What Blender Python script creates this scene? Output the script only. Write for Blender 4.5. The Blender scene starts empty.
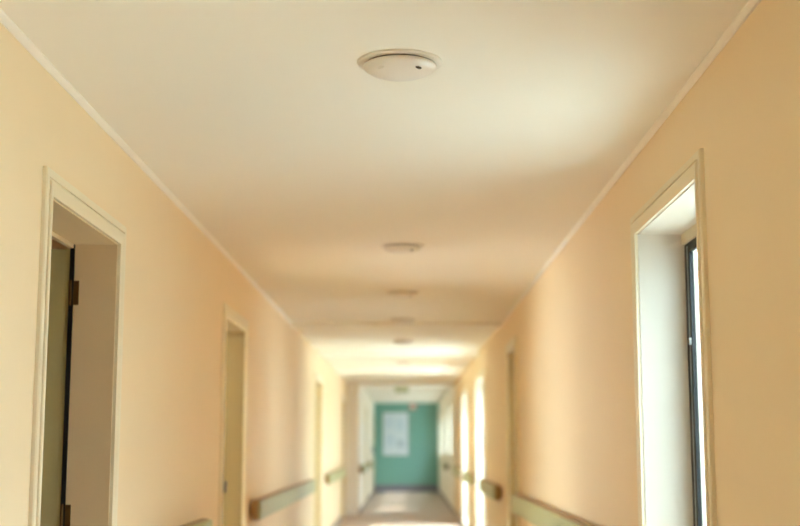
import bpy, bmesh, math, random
from mathutils import Vector, Matrix
random.seed(4)
SC = bpy.context.scene
COL = SC.collection

# ------------------------------------------------------------------ places
CAM_H = 1.32          # eye height
CEIL = 2.52           # ceiling height
XL, XR = -1.145, 0.955        # corridor wall planes, near stretch
XLF, XRF = -0.91, 0.93        # wall planes beyond the step
YB, YS, YE = -4.0, 24.3, 36.2  # back wall, step, green end wall
TL, TR = 0.16, 0.24           # wall thickness, inner side / outer side

# ------------------------------------------------------------------ materials
def srgb(r, g, b):
    f = lambda c: (c/255/12.92) if c/255 <= 0.04045 else ((c/255+0.055)/1.055)**2.4
    return (f(r), f(g), f(b), 1.0)

def mat(name, col, rough=0.6, metal=0.0, var=0.03, scale=6.0, bump=0.0, bscale=120.0, coat=0.0):
    m = bpy.data.materials.new(name); m.use_nodes = True
    nt = m.node_tree; n = nt.nodes; l = nt.links
    p = n['Principled BSDF']
    p.inputs['Roughness'].default_value = rough
    p.inputs['Metallic'].default_value = metal
    if coat: p.inputs['Coat Weight'].default_value = coat
    tc = n.new('ShaderNodeTexCoord')
    nz = n.new('ShaderNodeTexNoise'); nz.inputs['Scale'].default_value = scale; nz.inputs['Detail'].default_value = 3
    l.new(tc.outputs['Object'], nz.inputs['Vector'])
    mx = n.new('ShaderNodeMix'); mx.data_type = 'RGBA'
    lo = tuple(c*(1-var) for c in col[:3]) + (1,); hi = tuple(min(1, c*(1+var)) for c in col[:3]) + (1,)
    mx.inputs[6].default_value = lo; mx.inputs[7].default_value = hi
    l.new(nz.outputs['Fac'], mx.inputs[0]); l.new(mx.outputs[2], p.inputs['Base Color'])
    if bump:
        nb = n.new('ShaderNodeTexNoise'); nb.inputs['Scale'].default_value = bscale
        l.new(tc.outputs['Object'], nb.inputs['Vector'])
        b = n.new('ShaderNodeBump'); b.inputs['Strength'].default_value = bump; b.inputs['Distance'].default_value = 0.002
        l.new(nb.outputs['Fac'], b.inputs['Height']); l.new(b.outputs['Normal'], p.inputs['Normal'])
    return m

def wood(name, c1, c2, rough=0.45):
    m = bpy.data.materials.new(name); m.use_nodes = True
    nt = m.node_tree; n = nt.nodes; l = nt.links
    p = n['Principled BSDF']; p.inputs['Roughness'].default_value = rough
    tc = n.new('ShaderNodeTexCoord'); mp = n.new('ShaderNodeMapping')
    mp.inputs['Scale'].default_value = (30, 1.2, 30)
    nz = n.new('ShaderNodeTexNoise'); nz.inputs['Scale'].default_value = 2.5; nz.inputs['Detail'].default_value = 5
    l.new(tc.outputs['Object'], mp.inputs['Vector']); l.new(mp.outputs['Vector'], nz.inputs['Vector'])
    mx = n.new('ShaderNodeMix'); mx.data_type = 'RGBA'
    mx.inputs[6].default_value = c1; mx.inputs[7].default_value = c2
    l.new(nz.outputs['Fac'], mx.inputs[0]); l.new(mx.outputs[2], p.inputs['Base Color'])
    return m

def glass_mat():
    m = bpy.data.materials.new('window glass'); m.use_nodes = True
    nt = m.node_tree; n = nt.nodes; l = nt.links
    for x in list(n): n.remove(x)
    out = n.new('ShaderNodeOutputMaterial')
    tr = n.new('ShaderNodeBsdfTransparent'); tr.inputs['Color'].default_value = (0.93, 0.97, 0.96, 1)
    gl = n.new('ShaderNodeBsdfGlossy'); gl.inputs['Roughness'].default_value = 0.02
    fr = n.new('ShaderNodeFresnel'); fr.inputs['IOR'].default_value = 1.45
    mx = n.new('ShaderNodeMixShader')
    ge = n.new('ShaderNodeNewGeometry'); inv = n.new('ShaderNodeMath'); inv.operation = 'SUBTRACT'; inv.inputs[0].default_value = 1.0
    mu = n.new('ShaderNodeMath'); mu.operation = 'MULTIPLY'          # the sheet reflects once, at its outer face
    l.new(ge.outputs['Backfacing'], inv.inputs[1]); l.new(fr.outputs['Fac'], mu.inputs[0]); l.new(inv.outputs[0], mu.inputs[1])
    l.new(mu.outputs[0], mx.inputs['Fac']); l.new(tr.outputs[0], mx.inputs[1]); l.new(gl.outputs[0], mx.inputs[2])
    l.new(mx.outputs[0], out.inputs['Surface'])
    return m

def floor_mat():
    m = bpy.data.materials.new('floor vinyl'); m.use_nodes = True
    nt = m.node_tree; n = nt.nodes; l = nt.links
    p = n['Principled BSDF']; p.inputs['Roughness'].default_value = 0.42
    tc = n.new('ShaderNodeTexCoord')
    nz = n.new('ShaderNodeTexNoise'); nz.inputs['Scale'].default_value = 90; nz.inputs['Detail'].default_value = 6
    l.new(tc.outputs['Object'], nz.inputs['Vector'])
    cr = n.new('ShaderNodeValToRGB')
    cr.color_ramp.elements[0].position = 0.35; cr.color_ramp.elements[0].color = srgb(172, 146, 128)
    cr.color_ramp.elements[1].position = 0.65; cr.color_ramp.elements[1].color = srgb(196, 172, 154)
    l.new(nz.outputs['Fac'], cr.inputs['Fac']); l.new(cr.outputs['Color'], p.inputs['Base Color'])
    return m

def sheer_mat():
    m = bpy.data.materials.new('sheer curtain cloth'); m.use_nodes = True
    nt = m.node_tree; n = nt.nodes; l = nt.links
    for x in list(n): n.remove(x)
    out = n.new('ShaderNodeOutputMaterial'); tr = n.new('ShaderNodeBsdfTranslucent'); df = n.new('ShaderNodeBsdfDiffuse')
    tr.inputs['Color'].default_value = (0.80, 0.80, 0.74, 1); df.inputs['Color'].default_value = (0.80, 0.80, 0.74, 1)
    mx = n.new('ShaderNodeMixShader'); mx.inputs['Fac'].default_value = 0.35
    l.new(tr.outputs[0], mx.inputs[1]); l.new(df.outputs[0], mx.inputs[2]); l.new(mx.outputs[0], out.inputs['Surface'])
    return m

M = dict(
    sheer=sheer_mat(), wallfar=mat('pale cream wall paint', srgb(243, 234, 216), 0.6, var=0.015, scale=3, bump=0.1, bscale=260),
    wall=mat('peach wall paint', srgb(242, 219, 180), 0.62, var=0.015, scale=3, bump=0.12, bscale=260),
    ceil=mat('off white ceiling paint', srgb(245, 241, 228), 0.7, var=0.012, scale=2, bump=0.08, bscale=200),
    trim=mat('cream trim paint', srgb(236, 222, 190), 0.38, var=0.015),
    cornice=mat('pale cornice paint', srgb(247, 240, 226), 0.5, var=0.015),
    white=mat('white reveal paint', srgb(214, 202, 184), 0.45, var=0.01),
    beam=mat('white beam paint', srgb(250, 247, 238), 0.55, var=0.01),
    jambdark=mat('brown tan door lining', srgb(130, 107, 68), 0.42, var=0.015),  # same lining, reveal shade of the second left doorway mixed into the colour
    jambmid=mat('tan door lining, deeper', srgb(162, 135, 92), 0.42, var=0.015),  # lining tone lowered to carry the right reveal's shade
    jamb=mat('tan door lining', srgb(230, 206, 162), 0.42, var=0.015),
    green=mat('green end wall paint', srgb(120, 170, 156), 0.5, var=0.04, scale=2),
    leaf=mat('sage door laminate', srgb(206, 200, 146), 0.4, var=0.03, scale=3),
    leafedge=mat('pale door lipping', srgb(212, 206, 152), 0.4, var=0.03),
    rubber=mat('black rubber seal', srgb(18, 16, 14), 0.8, var=0.1),
    bronze=mat('bronze hinge metal', srgb(112, 84, 46), 0.4, metal=0.7, var=0.1, scale=30),
    steel=mat('brushed steel', srgb(150, 145, 138), 0.3, metal=0.9, var=0.05),
    dark=mat('dark fitting', srgb(48, 40, 34), 0.4, var=0.1),
    alu=mat('dark grey window aluminium', srgb(14, 17, 17), 0.65, var=0.05),
    alulight=mat('grey gasket aluminium', srgb(140, 156, 158), 0.35, metal=0.3, var=0.05),
    railwood=wood('brown rail wood', srgb(150, 118, 74), srgb(176, 142, 94)),
    railface=mat('sage rail facing', srgb(174, 174, 124), 0.45, var=0.03),
    lamp=mat('lamp flange enamel', srgb(236, 229, 216), 0.45, var=0.01),
    opal=mat('opal lamp cover', srgb(236, 230, 220), 0.32, var=0.01, coat=0.1),
    gap=mat('lamp shadow gap', srgb(70, 60, 45), 0.8, var=0.05),
    skirt=mat('taupe skirting', srgb(150, 128, 112), 0.5, var=0.03),
    skirtgrey=mat('grey skirting', srgb(132, 132, 142), 0.5, var=0.03),
    floor=floor_mat(), glass=glass_mat(),
    board=mat('white notice board', srgb(220, 228, 234), 0.3, var=0.02, scale=8),
    paper=mat('grey notice paper', srgb(190, 202, 210), 0.6, var=0.06, scale=12),
    paper2=mat('blue grey notice paper', srgb(206, 218, 228), 0.6, var=0.06, scale=12),
    red=mat('faded red alarm plastic', srgb(186, 120, 104), 0.4, var=0.03),
    sign=mat('green exit sign plastic', srgb(196, 208, 176), 0.4, var=0.03),
    signwhite=mat('white sign film', srgb(235, 238, 230), 0.4, var=0.01),
    pave=mat('pale paving outside', srgb(196, 194, 186), 0.9, var=0.1, scale=3),
    wing=mat('white render outside', srgb(236, 240, 240), 0.9, var=0.02),
    facade=mat('blue grey render outside', srgb(172, 180, 184), 0.9, var=0.03),
)

# ------------------------------------------------------------------ mesh helpers
def box(bm, x0, x1, y0, y1, z0, z1, bev=0.0, seg=2):
    x0, x1 = sorted((x0, x1)); y0, y1 = sorted((y0, y1)); z0, z1 = sorted((z0, z1))
    r = bmesh.ops.create_cube(bm, size=1.0, matrix=Matrix.Translation(((x0+x1)/2, (y0+y1)/2, (z0+z1)/2)) @
                              Matrix.Diagonal((x1-x0, y1-y0, z1-z0, 1)))
    if bev:
        es = list({e for v in r['verts'] for e in v.link_edges})
        bmesh.ops.bevel(bm, geom=es, offset=bev, segments=seg, profile=0.5, affect='EDGES')

def quad(bm, pts):
    bm.faces.new([bm.verts.new(p) for p in pts])

def lathe(bm, prof, n=64, center=(0, 0, 0), cap=True):
    rings = []
    for r, z in prof:
        if r < 1e-6: rings.append([bm.verts.new((center[0], center[1], center[2]+z))])
        else: rings.append([bm.verts.new((center[0]+r*math.cos(2*math.pi*k/n), center[1]+r*math.sin(2*math.pi*k/n), center[2]+z)) for k in range(n)])
    for a, b in zip(rings, rings[1:]):
        for k in range(n):
            k2 = (k+1) % n
            if len(a) == 1 and len(b) == 1: continue
            if len(a) == 1: bm.faces.new((a[0], b[k], b[k2]))
            elif len(b) == 1: bm.faces.new((a[k], b[0], a[k2]))
            else: bm.faces.new((a[k], b[k], b[k2], a[k2]))

def cyl(bm, p0, p1, r, n=20):
    p0, p1 = Vector(p0), Vector(p1); d = p1-p0
    q = Vector((0, 0, 1)).rotation_difference(d.normalized()).to_matrix().to_4x4()
    bmesh.ops.create_cone(bm, cap_ends=True, segments=n, radius1=r, radius2=r, depth=d.length,
                          matrix=Matrix.Translation((p0+p1)/2) @ q)

def sweep(bm, prof, side, X, y0, y1, zt, zb=0.0, closed=False):
    """mitred frame: profile (u outward from the opening, v out of the wall) run around an opening of a wall X = const"""
    # side -1: the corridor lies at +x from the wall; side +1: at -x
    def pt(y, z, v): return (X - side*v, y, z)
    rings = []
    for u, v in prof:
        a = [(y0-u, zb - (u if closed else 0)), (y0-u, zt+u), (y1+u, zt+u), (y1+u, zb - (u if closed else 0))]
        rings.append([bm.verts.new(pt(y, z, v)) for y, z in a])
    k = len(prof)
    for i in range(k):
        A, B = rings[i], rings[(i+1) % k]
        for j in range(4 if closed else 3):
            j2 = (j+1) % 4
            bm.faces.new((A[j], A[j2], B[j2], B[j]))
    if not closed:
        bm.faces.new([r[0] for r in rings]); bm.faces.new([r[3] for r in rings][::-1])

def obj(name, bm, m, parent=None, smooth=False):
    bmesh.ops.recalc_face_normals(bm, faces=bm.faces)
    me = bpy.data.meshes.new(name); bm.to_mesh(me); bm.free()
    if smooth:
        for p in me.polygons: p.use_smooth = True
    me.materials.append(m)
    o = bpy.data.objects.new(name, me); COL.objects.link(o)
    if parent is not None:
        o.parent = parent
        if parent.type == 'EMPTY' or parent.parent is not None or True:
            o.matrix_parent_inverse = chain(parent).inverted()
    return o

def chain(o):
    m = Matrix.Translation(o.location) @ o.rotation_euler.to_matrix().to_4x4()
    return (chain(o.parent) @ o.matrix_parent_inverse @ m) if o.parent else m

def tag(o, label, cat, group=None, kind=None):
    o['label'] = label; o['category'] = cat
    if group: o['group'] = group
    if kind: o['kind'] = kind
    return o

def empty(name, loc, label, cat, group=None, kind=None):
    o = bpy.data.objects.new(name, None); COL.objects.link(o); o.location = loc; o.empty_display_size = 0.1
    return tag(o, label, cat, group, kind)

def NB(): return bmesh.new()

# ------------------------------------------------------------------ openings
#            y0    y1    zt    zb
LEFT = {     # doors in the left wall
    1: (3.935, 4.895, 2.11, 0.0),
    2: (7.84, 8.86, 2.12, 0.0),
    3: (15.75, 17.05, 2.14, 0.0),
    4: (22.65, 23.75, 2.12, 0.0),
}
LEFTF = {5: (28.0, 29.0, 2.12, 0.0), 6: (34.3, 35.3, 2.12, 0.0)}
RIGHT_D = {7: (10.82, 11.72, 2.17, 0.0)}
RIGHT_W = {1: (4.00, 5.08, 2.18, 0.08), 2: (15.3, 16.95, 2.16, 0.08), 3: (19.45, 21.1, 2.16, 0.08)}
RIGHT_WF = {4: (25.7, 27.2, 2.16, 1.1), 5: (30.1, 31.6, 2.16, 1.1), 6: (34.3, 35.5, 2.16, 1.0)}
RIGHT_WB = {7: (1.4, 2.1, 2.18, 0.9)}   # out of view, added to light the near stretch

def wall_mesh(bm, xa, xb, ya, yb, openings):
    """wall slab from xa to xb, split in strips around its openings"""
    y = ya
    for (o0, o1, zt, zb) in sorted(openings):
        box(bm, xa, xb, y, o0, 0, CEIL)
        box(bm, xa, xb, o0, o1, zt, CEIL)
        if zb > 0: box(bm, xa, xb, o0, o1, 0, zb)
        y = o1
    box(bm, xa, xb, y, yb, 0, CEIL)

# ------------------------------------------------------------------ shell
b = NB()
wall_mesh(b, XL, XL-TL, YB, YS, LEFT.values())
tag(obj('wall_left', b, M['wall']), 'long peach wall with doors along the left of the corridor', 'wall', kind='structure')
b = NB()
wall_mesh(b, XR, XR+TR, YB, YS, list(RIGHT_D.values()) + list(RIGHT_W.values()) + list(RIGHT_WB.values()))
tag(obj('wall_right', b, M['wall']), 'long peach wall with windows along the right of the corridor', 'wall', kind='structure')
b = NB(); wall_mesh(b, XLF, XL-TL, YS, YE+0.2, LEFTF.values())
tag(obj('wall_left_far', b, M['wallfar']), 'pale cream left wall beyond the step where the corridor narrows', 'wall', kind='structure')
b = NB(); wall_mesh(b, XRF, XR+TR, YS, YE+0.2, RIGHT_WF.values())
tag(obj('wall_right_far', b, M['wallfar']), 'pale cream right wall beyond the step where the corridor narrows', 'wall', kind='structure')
b = NB(); box(b, XLF, XRF, YE, YE+0.2, 0, CEIL)
tag(obj('wall_end', b, M['green']), 'green wall closing the far end of the corridor', 'wall', kind='structure')
b = NB(); box(b, XL-TL, XR+TR, YB-0.2, YB, 0, CEIL)
tag(obj('wall_back', b, M['wall']), 'peach wall closing the corridor behind the viewer', 'wall', kind='structure')
b = NB(); box(b, -4.2, XR+TR, YB-0.2, YE+0.2, -0.12, 0)
tag(obj('floor', b, M['floor']), 'pinkish brown speckled corridor floor', 'floor', kind='structure')
b = NB(); box(b, -4.2, XR+TR, YB-0.2, YE+0.2, CEIL, CEIL+0.2)
tag(obj('ceiling', b, M['ceil']), 'off-white corridor ceiling with round lamps', 'ceiling', kind='structure')
# room behind the open door
b = NB()
box(b, -4.2, -4.05, 2.4, 5.5, 0, CEIL); box(b, -4.05, XL-TL, 2.4, 2.55, 0, CEIL); box(b, -4.05, XL-TL, 5.3, 5.5, 0, CEIL)
tag(obj('wall_room', b, M['wall']), 'walls of the dim room behind the open green door', 'wall', kind='structure')

# side rooms added to bring daylight in through second left and right doorways
def side_room(nm, side, xi, xo, ya, yb, outers, face, m, label):
    b = NB(); t = 0.2
    wall_mesh(b, xo, xo+side*t, ya, yb, outers)
    box(b, xi, xo, yb-t, yb, 0, CEIL)
    if face:
        x0, x1, zt, zb = face
        for a, c in ((xi, x0), (x1, xo)): box(b, a, c, ya, ya+t, 0, CEIL)
        box(b, x0, x1, ya, ya+t, zt, CEIL); box(b, x0, x1, ya, ya+t, 0, zb)
    else: box(b, xi, xo, ya, ya+t, 0, CEIL)
    tag(obj(nm, b, m), label, 'wall', kind='structure')
side_room('wall_left_room', -1, XL-TL, -4.2, 6.2, 12.8, [(6.6, 12.4, 2.3, 0.3)], None, M['wall'], 'walls of the day-lit room behind the second left doorway')
side_room('wall_right_room', 1, XR+TR, 4.2, 9.6, 14.6, [(10.0, 14.2, 2.3, 0.3)], None, M['wing'], 'walls of the small projecting room behind the shaded right doorway')
b = NB(); box(b, XR+TR, 4.4, 9.6, 14.6, CEIL, CEIL+0.2); tag(obj('ceiling_right_room', b, M['ceil']), 'ceiling of the small projecting room on the right', 'ceiling', kind='structure')
b = NB(); box(b, XR+TR, 4.4, 9.6, 14.6, -0.12, 0); tag(obj('floor_right_room', b, M['floor']), 'floor of the small projecting room on the right', 'floor', kind='structure')

# downstand beams across the ceiling
for i, (yb_, d) in enumerate([(12.3, 0.025), (16.4, 0.03), (20.5, 0.03), (24.3, 0.06), (28.5, 0.04), (32.6, 0.04)]):
    x0, x1 = (XL, XR) if yb_ < YS else (XLF, XRF)
    b = NB(); box(b, x0, x1, yb_, yb_+0.3, CEIL-d, CEIL)
    o = obj('beam', b, M['beam'])
    words = ['first cream beam across the corridor ceiling, just before the bright stretch',
             'second cream beam across the corridor ceiling', 'third cream beam across the corridor ceiling',
             'fourth ceiling beam, over the step where the corridor narrows',
             'fifth ceiling beam, beyond the green exit sign', 'last ceiling beam before the green end wall']
    tag(o, words[i], 'beam', kind='structure')

# cornice strips where wall meets ceiling
def cornice(n, side, X, ya, yb, label):
    b = NB(); c = 0.019; v = []
    for y in (ya, yb):
        v.append([b.verts.new(p) for p in ((X, y, CEIL), (X-side*c, y, CEIL), (X-side*c, y, CEIL-0.005), (X-side*0.006, y, CEIL-c), (X, y, CEIL-c))])
    for j in range(5): b.faces.new((v[0][j], v[0][(j+1) % 5], v[1][(j+1) % 5], v[1][j]))
    b.faces.new(v[0]); b.faces.new(v[1][::-1])
    tag(obj(f'trim_{n}', b, M['cornice']), label, 'cornice', kind='structure')
cornice(1, -1, XL, YB, 12.3, 'thin pale cornice strip along top of left wall')
cornice(2, 1, XR, YB, 12.3, 'thin pale cornice strip along top of right wall')

# skirting boards
def skirting(nm, side, X, ya, yb, skips, label):
    b = NB(); y = ya
    for a, c in sorted(skips) + [(yb, yb)]:
        if a - y > 0.05: box(b, X, X-side*0.015, y, a, 0, 0.09)
        y = c
    tag(obj(nm, b, M['skirt']), label, 'skirting board', kind='structure')
CW = 0.085
skirting('baseboard_left', -1, XL, YB, YS, [(o[0]-CW, o[1]+CW) for o in LEFT.values()], 'taupe skirting along foot of left wall')
skirting('baseboard_right', 1, XR, YB, YS, [(o[0]-CW, o[1]+CW) for o in RIGHT_D.values()], 'taupe skirting along foot of right wall')
skirting('baseboard_left_far', -1, XLF, YS, YE, [(o[0]-CW, o[1]+CW) for o in LEFTF.values()], 'taupe skirting of left wall beyond the narrowing')
skirting('baseboard_right_far', 1, XRF, YS, YE, [], 'taupe skirting of right wall beyond the narrowing')
b = NB(); box(b, XLF, XRF, YE-0.02, YE, 0, 0.2)
tag(obj('baseboard_end', b, M['skirtgrey']), 'tall grey skirting under the green end wall', 'skirting board', kind='structure')

CASING = [(0.0, 0.0), (0.0, 0.014), (0.036, 0.021), (0.043, 0.021), (0.046, 0.018), (0.047, 0.009), (0.053, 0.009), (0.054, 0.016), (0.078, 0.016), (0.082, 0.012), (0.082, 0.0)]

# ------------------------------------------------------------------ doors
def door(n, side, X, op, label, thick, opened=None, handle=True, leafmat='leaf', lining='jamb'):
    y0, y1, zt, zb = op
    e = empty(f'door_{n}', (X, y0, 0), label, 'door', kind='structure')
    b = NB(); sweep(b, CASING, side, X, y0, y1, zt); obj('casing', b, M['trim'], e)
    b = NB(); t = 0.004
    xa, xb = X-side*0.001, X+side*(thick+0.01)        # lining on the reveal
    box(b, xa, xb, y0, y0+t, 0, zt); box(b, xa, xb, y1-t, y1, 0, zt); box(b, xa, xb, y0+t, y1-t, zt-t, zt)
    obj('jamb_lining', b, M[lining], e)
    # rebate / stop at the back of the lining
    xs = X+side*(thick+0.012)
    w = y1-y0
    if opened is None:
        b = NB(); box(b, X+side*(thick-0.025), X+side*(thick+0.02), y0+t, y1-t, 0.006, zt-t, 0.003)
        lf = obj('leaf', b, M[leafmat], e)
        if handle:
            hz = 1.06; hy = y0+0.075; hx = X+side*(thick-0.025)
            b = NB(); box(b, hx, hx-side*0.008, hy-0.02, hy+0.02, hz-0.09, hz+0.07, 0.003)
            cyl(b, (hx, hy, hz), (hx-side*0.05, hy, hz), 0.009)
            cyl(b, (hx-side*0.045, hy-0.008, hz), (hx-side*0.045, hy+0.12, hz), 0.009)
            obj('handle', b, M['steel'], lf)
    elif opened == 'inward':
        xh_ = X+side*(thick+0.02); b = NB()
        yy = y0-0.05                                   # hinged on the near jamb, folded back into the room
        box(b, xh_, xh_+side*(w-0.02), yy, yy+0.04, 0.008, zt-0.01, 0.002); lf = obj('leaf', b, M[leafmat], e)
        hx = xh_+side*(w-0.1); b = NB(); cyl(b, (hx, yy+0.04, 1.06), (hx, yy+0.085, 1.06), 0.009); cyl(b, (hx, yy+0.085, 1.06), (hx-side*0.12, yy+0.085, 1.06), 0.009)
        obj('handle', b, M['steel'], lf)
    return e

ed = door(1, -1, XL, LEFT[1], 'nearest left doorway with the sage green door standing open', TL, opened=True)
# head stop strip, leaf, gap shade strip, hinges of the open door
y0, y1, zt, _ = LEFT[1]
b = NB(); box(b, XL-TL-0.0105, XL-TL-0.03, y0+0.004, y1-0.004, zt-0.019, zt-0.004); obj('head_stop', b, M['jamb'], ed)
b = NB(); box(b, XL-TL-0.006, XL-TL-0.024, y1-0.012, y1+0.03, 0, zt); obj('door_seal', b, M['rubber'], ed)  # black strip standing in for the shade inside the hinge gap
xh = XL-TL-0.020
b = NB(); box(b, xh, xh-0.86, y1+0.006, y1+0.046, 0.008, zt-0.020, 0.002); lf = obj('leaf', b, M['leaf'], ed)
b = NB(); box(b, xh+0.0015, xh-0.022, y1+0.0035, y1+0.0455, 0.008, zt-0.020, 0.001); obj('lipping', b, M['leafedge'], lf)
for hz in (1.914, 1.045, 0.25):
    b = NB()
    box(b, XL-TL+0.015, XL-TL-0.012, y1-0.0085, y1-0.0035, hz-0.048, hz+0.048, 0.001)
    cyl(b, (XL-TL-0.018, y1-0.006, hz-0.05), (XL-TL-0.018, y1-0.006, hz+0.05), 0.008)
    box(b, XL-TL-0.018, XL-TL-0.025, y1-0.0005, y1+0.0035, hz-0.048, hz+0.048, 0.001)
    obj('hinge', b, M['bronze'], ed)
b = NB(); hx = xh-0.79
box(b, hx-0.02, hx+0.02, y1+0.006, y1-0.002, 0.96, 1.14, 0.003); cyl(b, (hx, y1+0.004, 1.06), (hx, y1-0.045, 1.06), 0.009)
cyl(b, (hx-0.008, y1-0.045, 1.06), (hx+0.12, y1-0.045, 1.06), 0.009); obj('handle', b, M['steel'], lf)

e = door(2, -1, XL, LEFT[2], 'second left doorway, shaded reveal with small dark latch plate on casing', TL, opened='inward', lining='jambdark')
b = NB(); box(b, XL+0.02, XL+0.038, LEFT[2][0]-0.04, LEFT[2][0]-0.004, 1.03, 1.10, 0.002); obj('latch_plate', b, M['dark'], e)
door(3, -1, XL, LEFT[3], 'third left doorway, between the two green handrails beyond the first beam', TL)
door(4, -1, XL, LEFT[4], 'fourth left doorway, just before the corridor narrows', TL)
door(5, -1, XLF, LEFTF[5], 'far left doorway beyond the narrowing of the corridor', TL+XL*-1+XLF)
e = door(6, -1, XLF, LEFTF[6], 'last left doorway next to the green end wall, with dark handle', TL+XL*-1+XLF, handle=False, leafmat='railwood')
b = NB(); box(b, XLF, XLF+0.035, 34.16, 34.2, 1.1, 1.3, 0.004); box(b, XLF+0.035, XLF+0.08, 34.16, 34.19, 1.17, 1.2, 0.004)
obj('handle', b, M['dark'], e)
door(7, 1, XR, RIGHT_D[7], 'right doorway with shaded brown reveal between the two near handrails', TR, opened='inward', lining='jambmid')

# ------------------------------------------------------------------ windows
def window(n, X, op, label, thick):
    y0, y1, zt, zb = op; side = 1
    e = empty(f'window_{n}', (X, y0, zb), label, 'window', kind='structure')
    b = NB(); sweep(b, CASING, side, X, y0, y1, zt, zb, closed=True); obj('casing', b, M['trim'], e)
    t = 0.004; xa = X-0.001; xg = X+thick-0.052          # plane of the frame
    b = NB()
    box(b, xa, X+thick, y0, y0+t, zb, zt); box(b, xa, X+thick, y1-t, y1, zb, zt); box(b, xa, X+thick, y0+t, y1-t, zt-t, zt)
    obj('reveal', b, M['white'], e)
    b = NB(); box(b, X-0.025, X+thick, y0+t, y1-t, zb, zb+0.018, 0.004); obj('sill', b, M['white'], e)
    def ring(bm, x0, x1, m0, m1, z0, z1, w, head=0.02):
        box(bm, x0, x1, m0, m0+w, z0, z1); box(bm, x0, x1, m1-w, m1, z0, z1)
        box(bm, x0, x1, m0+w, m1-w, z0, z0+w)
        if head: box(bm, x0, x1, m0+w, m1-w, z1-head, z1)
    Y0, Y1, Z0, Z1 = y0+t, y1-t, zb+0.018, zt-t
    b = NB(); box(b, xg-0.012, xg+0.02, Y0, Y1, Z1-0.045, Z1, 0.002); obj('head_rail', b, M['trim'], e)
    Z1 -= 0.045
    b = NB(); ring(b, xg, xg+0.018, Y0, Y1, Z0, Z1, 0.042); fr = obj('frame', b, M['alu'], e)
    b = NB(); ring(b, xg-0.001, xg+0.016, Y0+0.0425, Y1-0.0425, Z0+0.0425, Z1-0.012, 0.022, head=0); obj('gasket', b, M['alulight'], fr)
    b = NB(); ring(b, xg-0.002, xg+0.014, Y0+0.065, Y1-0.065, Z0+0.065, Z1-0.02, 0.034); sa = obj('sash', b, M['alu'], e)
    b = NB(); box(b, xg+0.004, xg+0.010, Y0+0.097, Y1-0.097, Z0+0.097, Z1-0.038); obj('pane', b, M['glass'], sa)
    b = NB(); box(b, xg-0.014, xg-0.002, Y1-0.092, Y1-0.08, 1.715, 1.745, 0.002); obj('catch', b, M['steel'], sa)
    return e
window(1, XR, RIGHT_W[1], 'nearest right window with deep white reveal and dark frame', TR)
window(2, XR, RIGHT_W[2], 'tall right window just past the near pair of handrails', TR)
window(3, XR, RIGHT_W[3], 'tall right window before the corridor narrows', TR)
window(4, XRF, RIGHT_WF[4], 'first right window beyond the narrowing', TR+XR-XRF)
window(5, XRF, RIGHT_WF[5], 'second right window beyond the narrowing', TR+XR-XRF)
window(6, XRF, RIGHT_WF[6], 'right window beside the green end wall', TR+XR-XRF)  # not seen, added to throw daylight on the end wall
window(7, XR, RIGHT_WB[7], 'right window level with the viewer, outside the view', TR)

# ------------------------------------------------------------------ handrails
def handrail(side, X, ya, yb, label, ret=None):
    zt, h, d = 0.925, 0.15, 0.09
    e = empty('handrail', (X, ya, zt-h), label, 'handrail', 'green faced handrails along the corridor walls')
    b = NB()
    box(b, X-side*0.022, X-side*(d-0.022), ya, yb, zt-h, zt, 0.008)
    obj('core', b, M['railwood'], e)
    b = NB()
    box(b, X-side*(d-0.0225), X-side*d, ya+0.004, yb-0.004, zt-h+0.004, zt-0.006, 0.010, 3)
    obj('face_panel', b, M['railface'], e)
    n = max(2, int((yb-ya)/1.3)+1)
    for k in range(n):
        y = ya+0.15+(yb-ya-0.3)*k/(n-1)
        b = NB(); box(b, X, X-side*0.024, y-0.03, y+0.03, zt-h+0.03, zt-0.03, 0.003); obj('bracket', b, M['railwood'], e)
    return e
handrail(-1, XL, 5.35, 6.95, 'left handrail between the open green door and the second doorway')
handrail(-1, XL, 9.25, 14.9, 'long left handrail past the second doorway, brown end cap towards viewer')
handrail(-1, XL, 17.7, 22.0, 'left handrail between third and fourth doorways')
handrail(-1, XLF, 24.4, 27.8, 'left handrail just beyond the narrowing of the corridor')
handrail(-1, XLF, 29.3, 34.0, 'farthest left handrail, nearest the green end wall')
handrail(1, XR, 5.45, 10.45, 'nearest right handrail, between near window and shaded doorway')
handrail(1, XR, 12.55, 15.1, 'right handrail past the shaded doorway, brown end cap towards viewer')
handrail(1, XR, 17.15, 19.25, 'right handrail between the two tall bright windows')
handrail(1, XR, 21.3, 24.0, 'right handrail between the second tall window and the narrowing')
handrail(1, XRF, 27.5, 29.7, 'farthest right handrail, beyond the narrowing')

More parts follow.
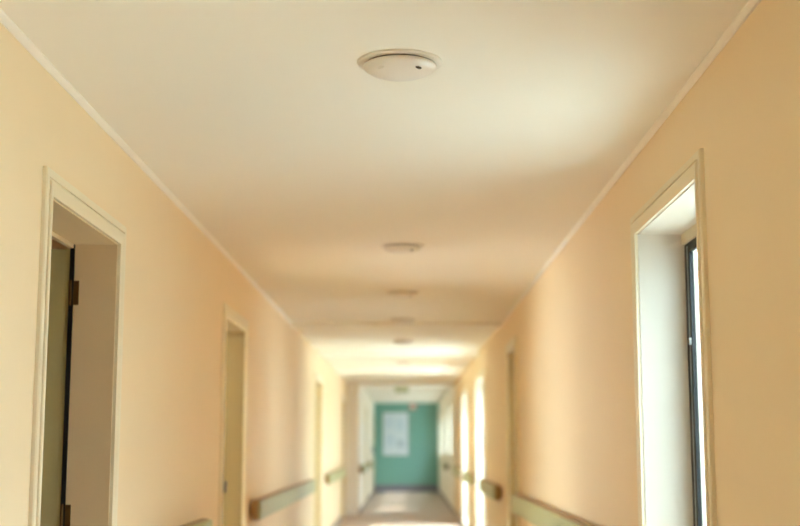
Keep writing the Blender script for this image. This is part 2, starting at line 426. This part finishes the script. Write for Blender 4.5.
# ------------------------------------------------------------------ ceiling lamps
def make_lamp(loc, label):
    e = empty('ceiling_lamp', loc, label, 'ceiling lamp', 'round ceiling lamps in a row down the corridor')
    x, y, z = loc
    b = NB(); lathe(b, [(0, 0), (0.134, 0), (0.135, -0.003), (0.133, -0.007), (0.125, -0.008), (0.108, -0.008), (0, -0.008)], 72, loc)
    obj('flange', b, M['lamp'], e, True)
    b = NB(); lathe(b, [(0.1085, -0.0075), (0.1085, -0.0145)], 72, loc); obj('shadow_gap', b, M['gap'], e, True)
    b = NB(); lathe(b, [(0.104, -0.0135), (0.115, -0.0135), (0.1155, -0.017), (0.112, -0.024), (0.098, -0.033), (0.08, -0.040), (0.055, -0.0445), (0.028, -0.0465), (0, -0.047)], 72, loc)
    c = obj('cover', b, M['opal'], e, True)
    for a in (-132, -48):
        r = math.radians(a); cx, cy = x+0.088*math.cos(r), y+0.088*math.sin(r)
        b = NB(); bmesh.ops.create_uvsphere(b, u_segments=16, v_segments=8, radius=0.008,
            matrix=Matrix.Translation((cx, cy, z-0.038)) @ Matrix.Rotation(r, 4, 'Z') @ Matrix.Diagonal((0.5, 1.6, 0.6, 1)))
        obj('clip', b, M['opal'] if a == -132 else M['gap'], c, True)
    return e
LX = -0.019
lamps = [(3.825, 'nearest and largest round white ceiling lamp'),
         (7.5, 'second round ceiling lamp from the viewer'),
         (9.85, 'third round ceiling lamp from the viewer'),
         (12.0, 'fourth round ceiling lamp, just before the first beam'),
         (14.5, 'fifth round ceiling lamp, just past the first beam'),
         (18.2, 'sixth round ceiling lamp, past the second beam')]
for k, (y, lab) in enumerate(lamps):
    make_lamp((LX + 0.004*(y-3.825)*-0.3, y, CEIL), lab)

# ------------------------------------------------------------------ far end
e = empty('exit_sign', (-0.1, 25.6, CEIL), 'pale green exit sign hanging from ceiling near the far end', 'exit sign')
b = NB(); box(b, -0.23, 0.05, 25.58, 25.62, CEIL-0.15, CEIL-0.015, 0.006); bd = obj('body', b, M['sign'], e)
for x in (-0.19, 0.01):
    b = NB(); cyl(b, (x, 25.6, CEIL-0.03), (x, 25.6, CEIL), 0.006); obj('hanger', b, M['steel'], e)
e = empty('alarm_box', (0.2, YE, 2.4), 'small faded red alarm box high on the green end wall', 'alarm')
b = NB(); box(b, 0.09, 0.30, YE-0.07, YE-0.001, 2.32, 2.5, 0.015); obj('housing', b, M['red'], e)
b = NB(); lathe(b, [(0, 0), (0.06, 0), (0.055, -0.02), (0, -0.025)], 32); bmesh.ops.rotate(b, verts=b.verts, matrix=Matrix.Rotation(math.radians(-90), 3, 'X'))
bmesh.ops.translate(b, verts=b.verts, vec=(0.195, YE-0.07, 2.41)); obj('sounder', b, M['lamp'], e, True)
e = empty('notice_board', (-0.29, YE, 1.0), 'tall white notice board with pale papers on the green end wall', 'notice board')
nx0, nx1, nz0, nz1 = -0.66, 0.06, 1.03, 2.24
b = NB(); box(b, nx0, nx1, YE-0.021, YE-0.001, nz0, nz1, 0.003); obj('panel', b, M['board'], e)
b = NB()
for (a, c, d, f) in ((nx0-0.015, nx1+0.015, nz1, nz1+0.015), (nx0-0.015, nx1+0.015, nz0-0.015, nz0), (nx0-0.015, nx0, nz0, nz1), (nx1, nx1+0.015, nz0, nz1)):
    box(b, a, c, YE-0.021, YE-0.001, d, f)
obj('rim', b, M['steel'], e)
for i, (a, c, d, f, mm, lab) in enumerate([(-0.60, -0.36, 1.78, 2.12, 'paper2', 'upper left blue-grey paper pinned on the white notice board'),
                             (-0.30, -0.06, 1.72, 2.06, 'paper2', 'upper right blue-grey paper pinned on the white notice board'),
                             (-0.26, -0.04, 1.26, 1.46, 'paper', 'small grey paper low on the white notice board'),
                             (-0.58, -0.34, 1.28, 1.62, 'paper2', 'lower left blue-grey paper pinned on the white notice board')]):
    b = NB(); box(b, a, c, YE-0.023, YE-0.021, d, f)
    tag(obj('notice_paper', b, M[mm]), lab, 'paper', 'papers on the far notice board')

# ------------------------------------------------------------------ outdoors
b = NB(); box(b, XR+TR, 60, -40, 80, -0.3, -0.12)
tag(obj('ground', b, M['pave']), 'pale paved ground outside the windows', 'ground', kind='structure')

# unseen low blocks, added to cut sky light reaching the windows
def building(x0, x1, ya, yb, h, label, wins):
    e = empty('building', (x0, (ya+yb)/2, -0.2), label, 'building')
    b = NB(); box(b, x0, x1, ya, yb, -0.2, h); hb = obj('walls', b, M['facade'], e)
    b = NB(); box(b, x0-0.15, x1+0.15, ya-0.15, yb+0.15, h, h+0.2, 0.02); obj('roof', b, M['alulight'], e)
    for y in wins:
        b = NB(); box(b, x0-0.03, x0, y-0.5, y+0.5, 1.0, 2.2); wf = obj('window', b, M['trim'], hb)
        b = NB(); box(b, x0-0.04, x0-0.03, y-0.42, y+0.42, 1.08, 2.12); obj('pane', b, M['alu'], wf)
building(3.9, 9.0, 3.3, 9.3, 2.8, 'pale grey building outside, across a small court from the nearest right window', (4.4, 8.0))
b = NB(); box(b, XR+TR, 3.9, 3.08, 3.28, -0.2, 4.6); box(b, XR+TR, 3.9, 3.05, 3.31, 4.6, 4.66)  # added screen wall, keeps sky and sun off the nearest window
tag(obj('wall_court', b, M['facade']), 'pale grey wall closing the small court outside the nearest right window', 'wall', kind='structure')
building(4.9, 12.0, 14.8, 42.0, 4.0, 'long pale grey building outside, opposite the far right windows', (18, 22, 26, 30, 34, 38))

# sheer curtains added to soften daylight from the two side rooms
def curtain(label, x, ya, yb, z0, z1):
    b = NB(); n = int((yb-ya)/0.025); rows = []
    for k in range(n+1):
        y = ya+(yb-ya)*k/n; dx = 0.025*math.sin(k*0.9)+0.008*math.sin(k*2.3)
        rows.append((b.verts.new((x+dx, y, z0)), b.verts.new((x+dx, y, z1))))
    for p, q in zip(rows, rows[1:]): b.faces.new((p[0], q[0], q[1], p[1]))
    tag(obj('sheer_curtain', b, M['sheer'], smooth=True), label, 'curtain')
curtain('white sheer curtain in the room behind the second left doorway', -4.1, 6.45, 12.55, 0.03, 2.46)
curtain('white sheer curtain in the projecting room on the right', 4.1, 9.85, 14.35, 0.03, 2.46)

# ------------------------------------------------------------------ light
w = bpy.data.worlds.new('World'); SC.world = w; w.use_nodes = True
bg = w.node_tree.nodes['Background']; bg.inputs['Color'].default_value = (0.74, 0.92, 1.10, 1); bg.inputs['Strength'].default_value = 8.0
s = bpy.data.lights.new('sun', 'SUN'); s.energy = 3.2; s.color = (0.97, 1.0, 0.95); s.angle = math.radians(0.6)
so = bpy.data.objects.new('sun', s); COL.objects.link(so)
so.rotation_euler = Vector((-1.0, 0.28, -1.2)).to_track_quat('-Z', 'Y').to_euler()

# ------------------------------------------------------------------ camera
F = 1250.0
cam = bpy.data.cameras.new('camera'); co = bpy.data.objects.new('camera', cam); COL.objects.link(co)
cam.sensor_width = 36.0; cam.lens = F/800*36.0
co.location = (0, 0, CAM_H)
tilt = math.atan(182/F); yaw = math.atan(6/F)
co.rotation_euler = (math.pi/2+tilt, 0, yaw)
cam.clip_end = 200
cam.dof.use_dof = True; cam.dof.focus_distance = 4.25; cam.dof.aperture_fstop = 1.8
SC.camera = co

SC.view_settings.view_transform = 'Standard'; SC.view_settings.look = 'None'
SC.view_settings.exposure = 1.82; SC.view_settings.gamma = 1.0; SC.view_settings.use_curve_mapping = False
SC.cycles.max_bounces = 24; SC.cycles.diffuse_bounces = 16; SC.cycles.glossy_bounces = 4; SC.cycles.transparent_max_bounces = 12
SC.cycles.use_denoising = True
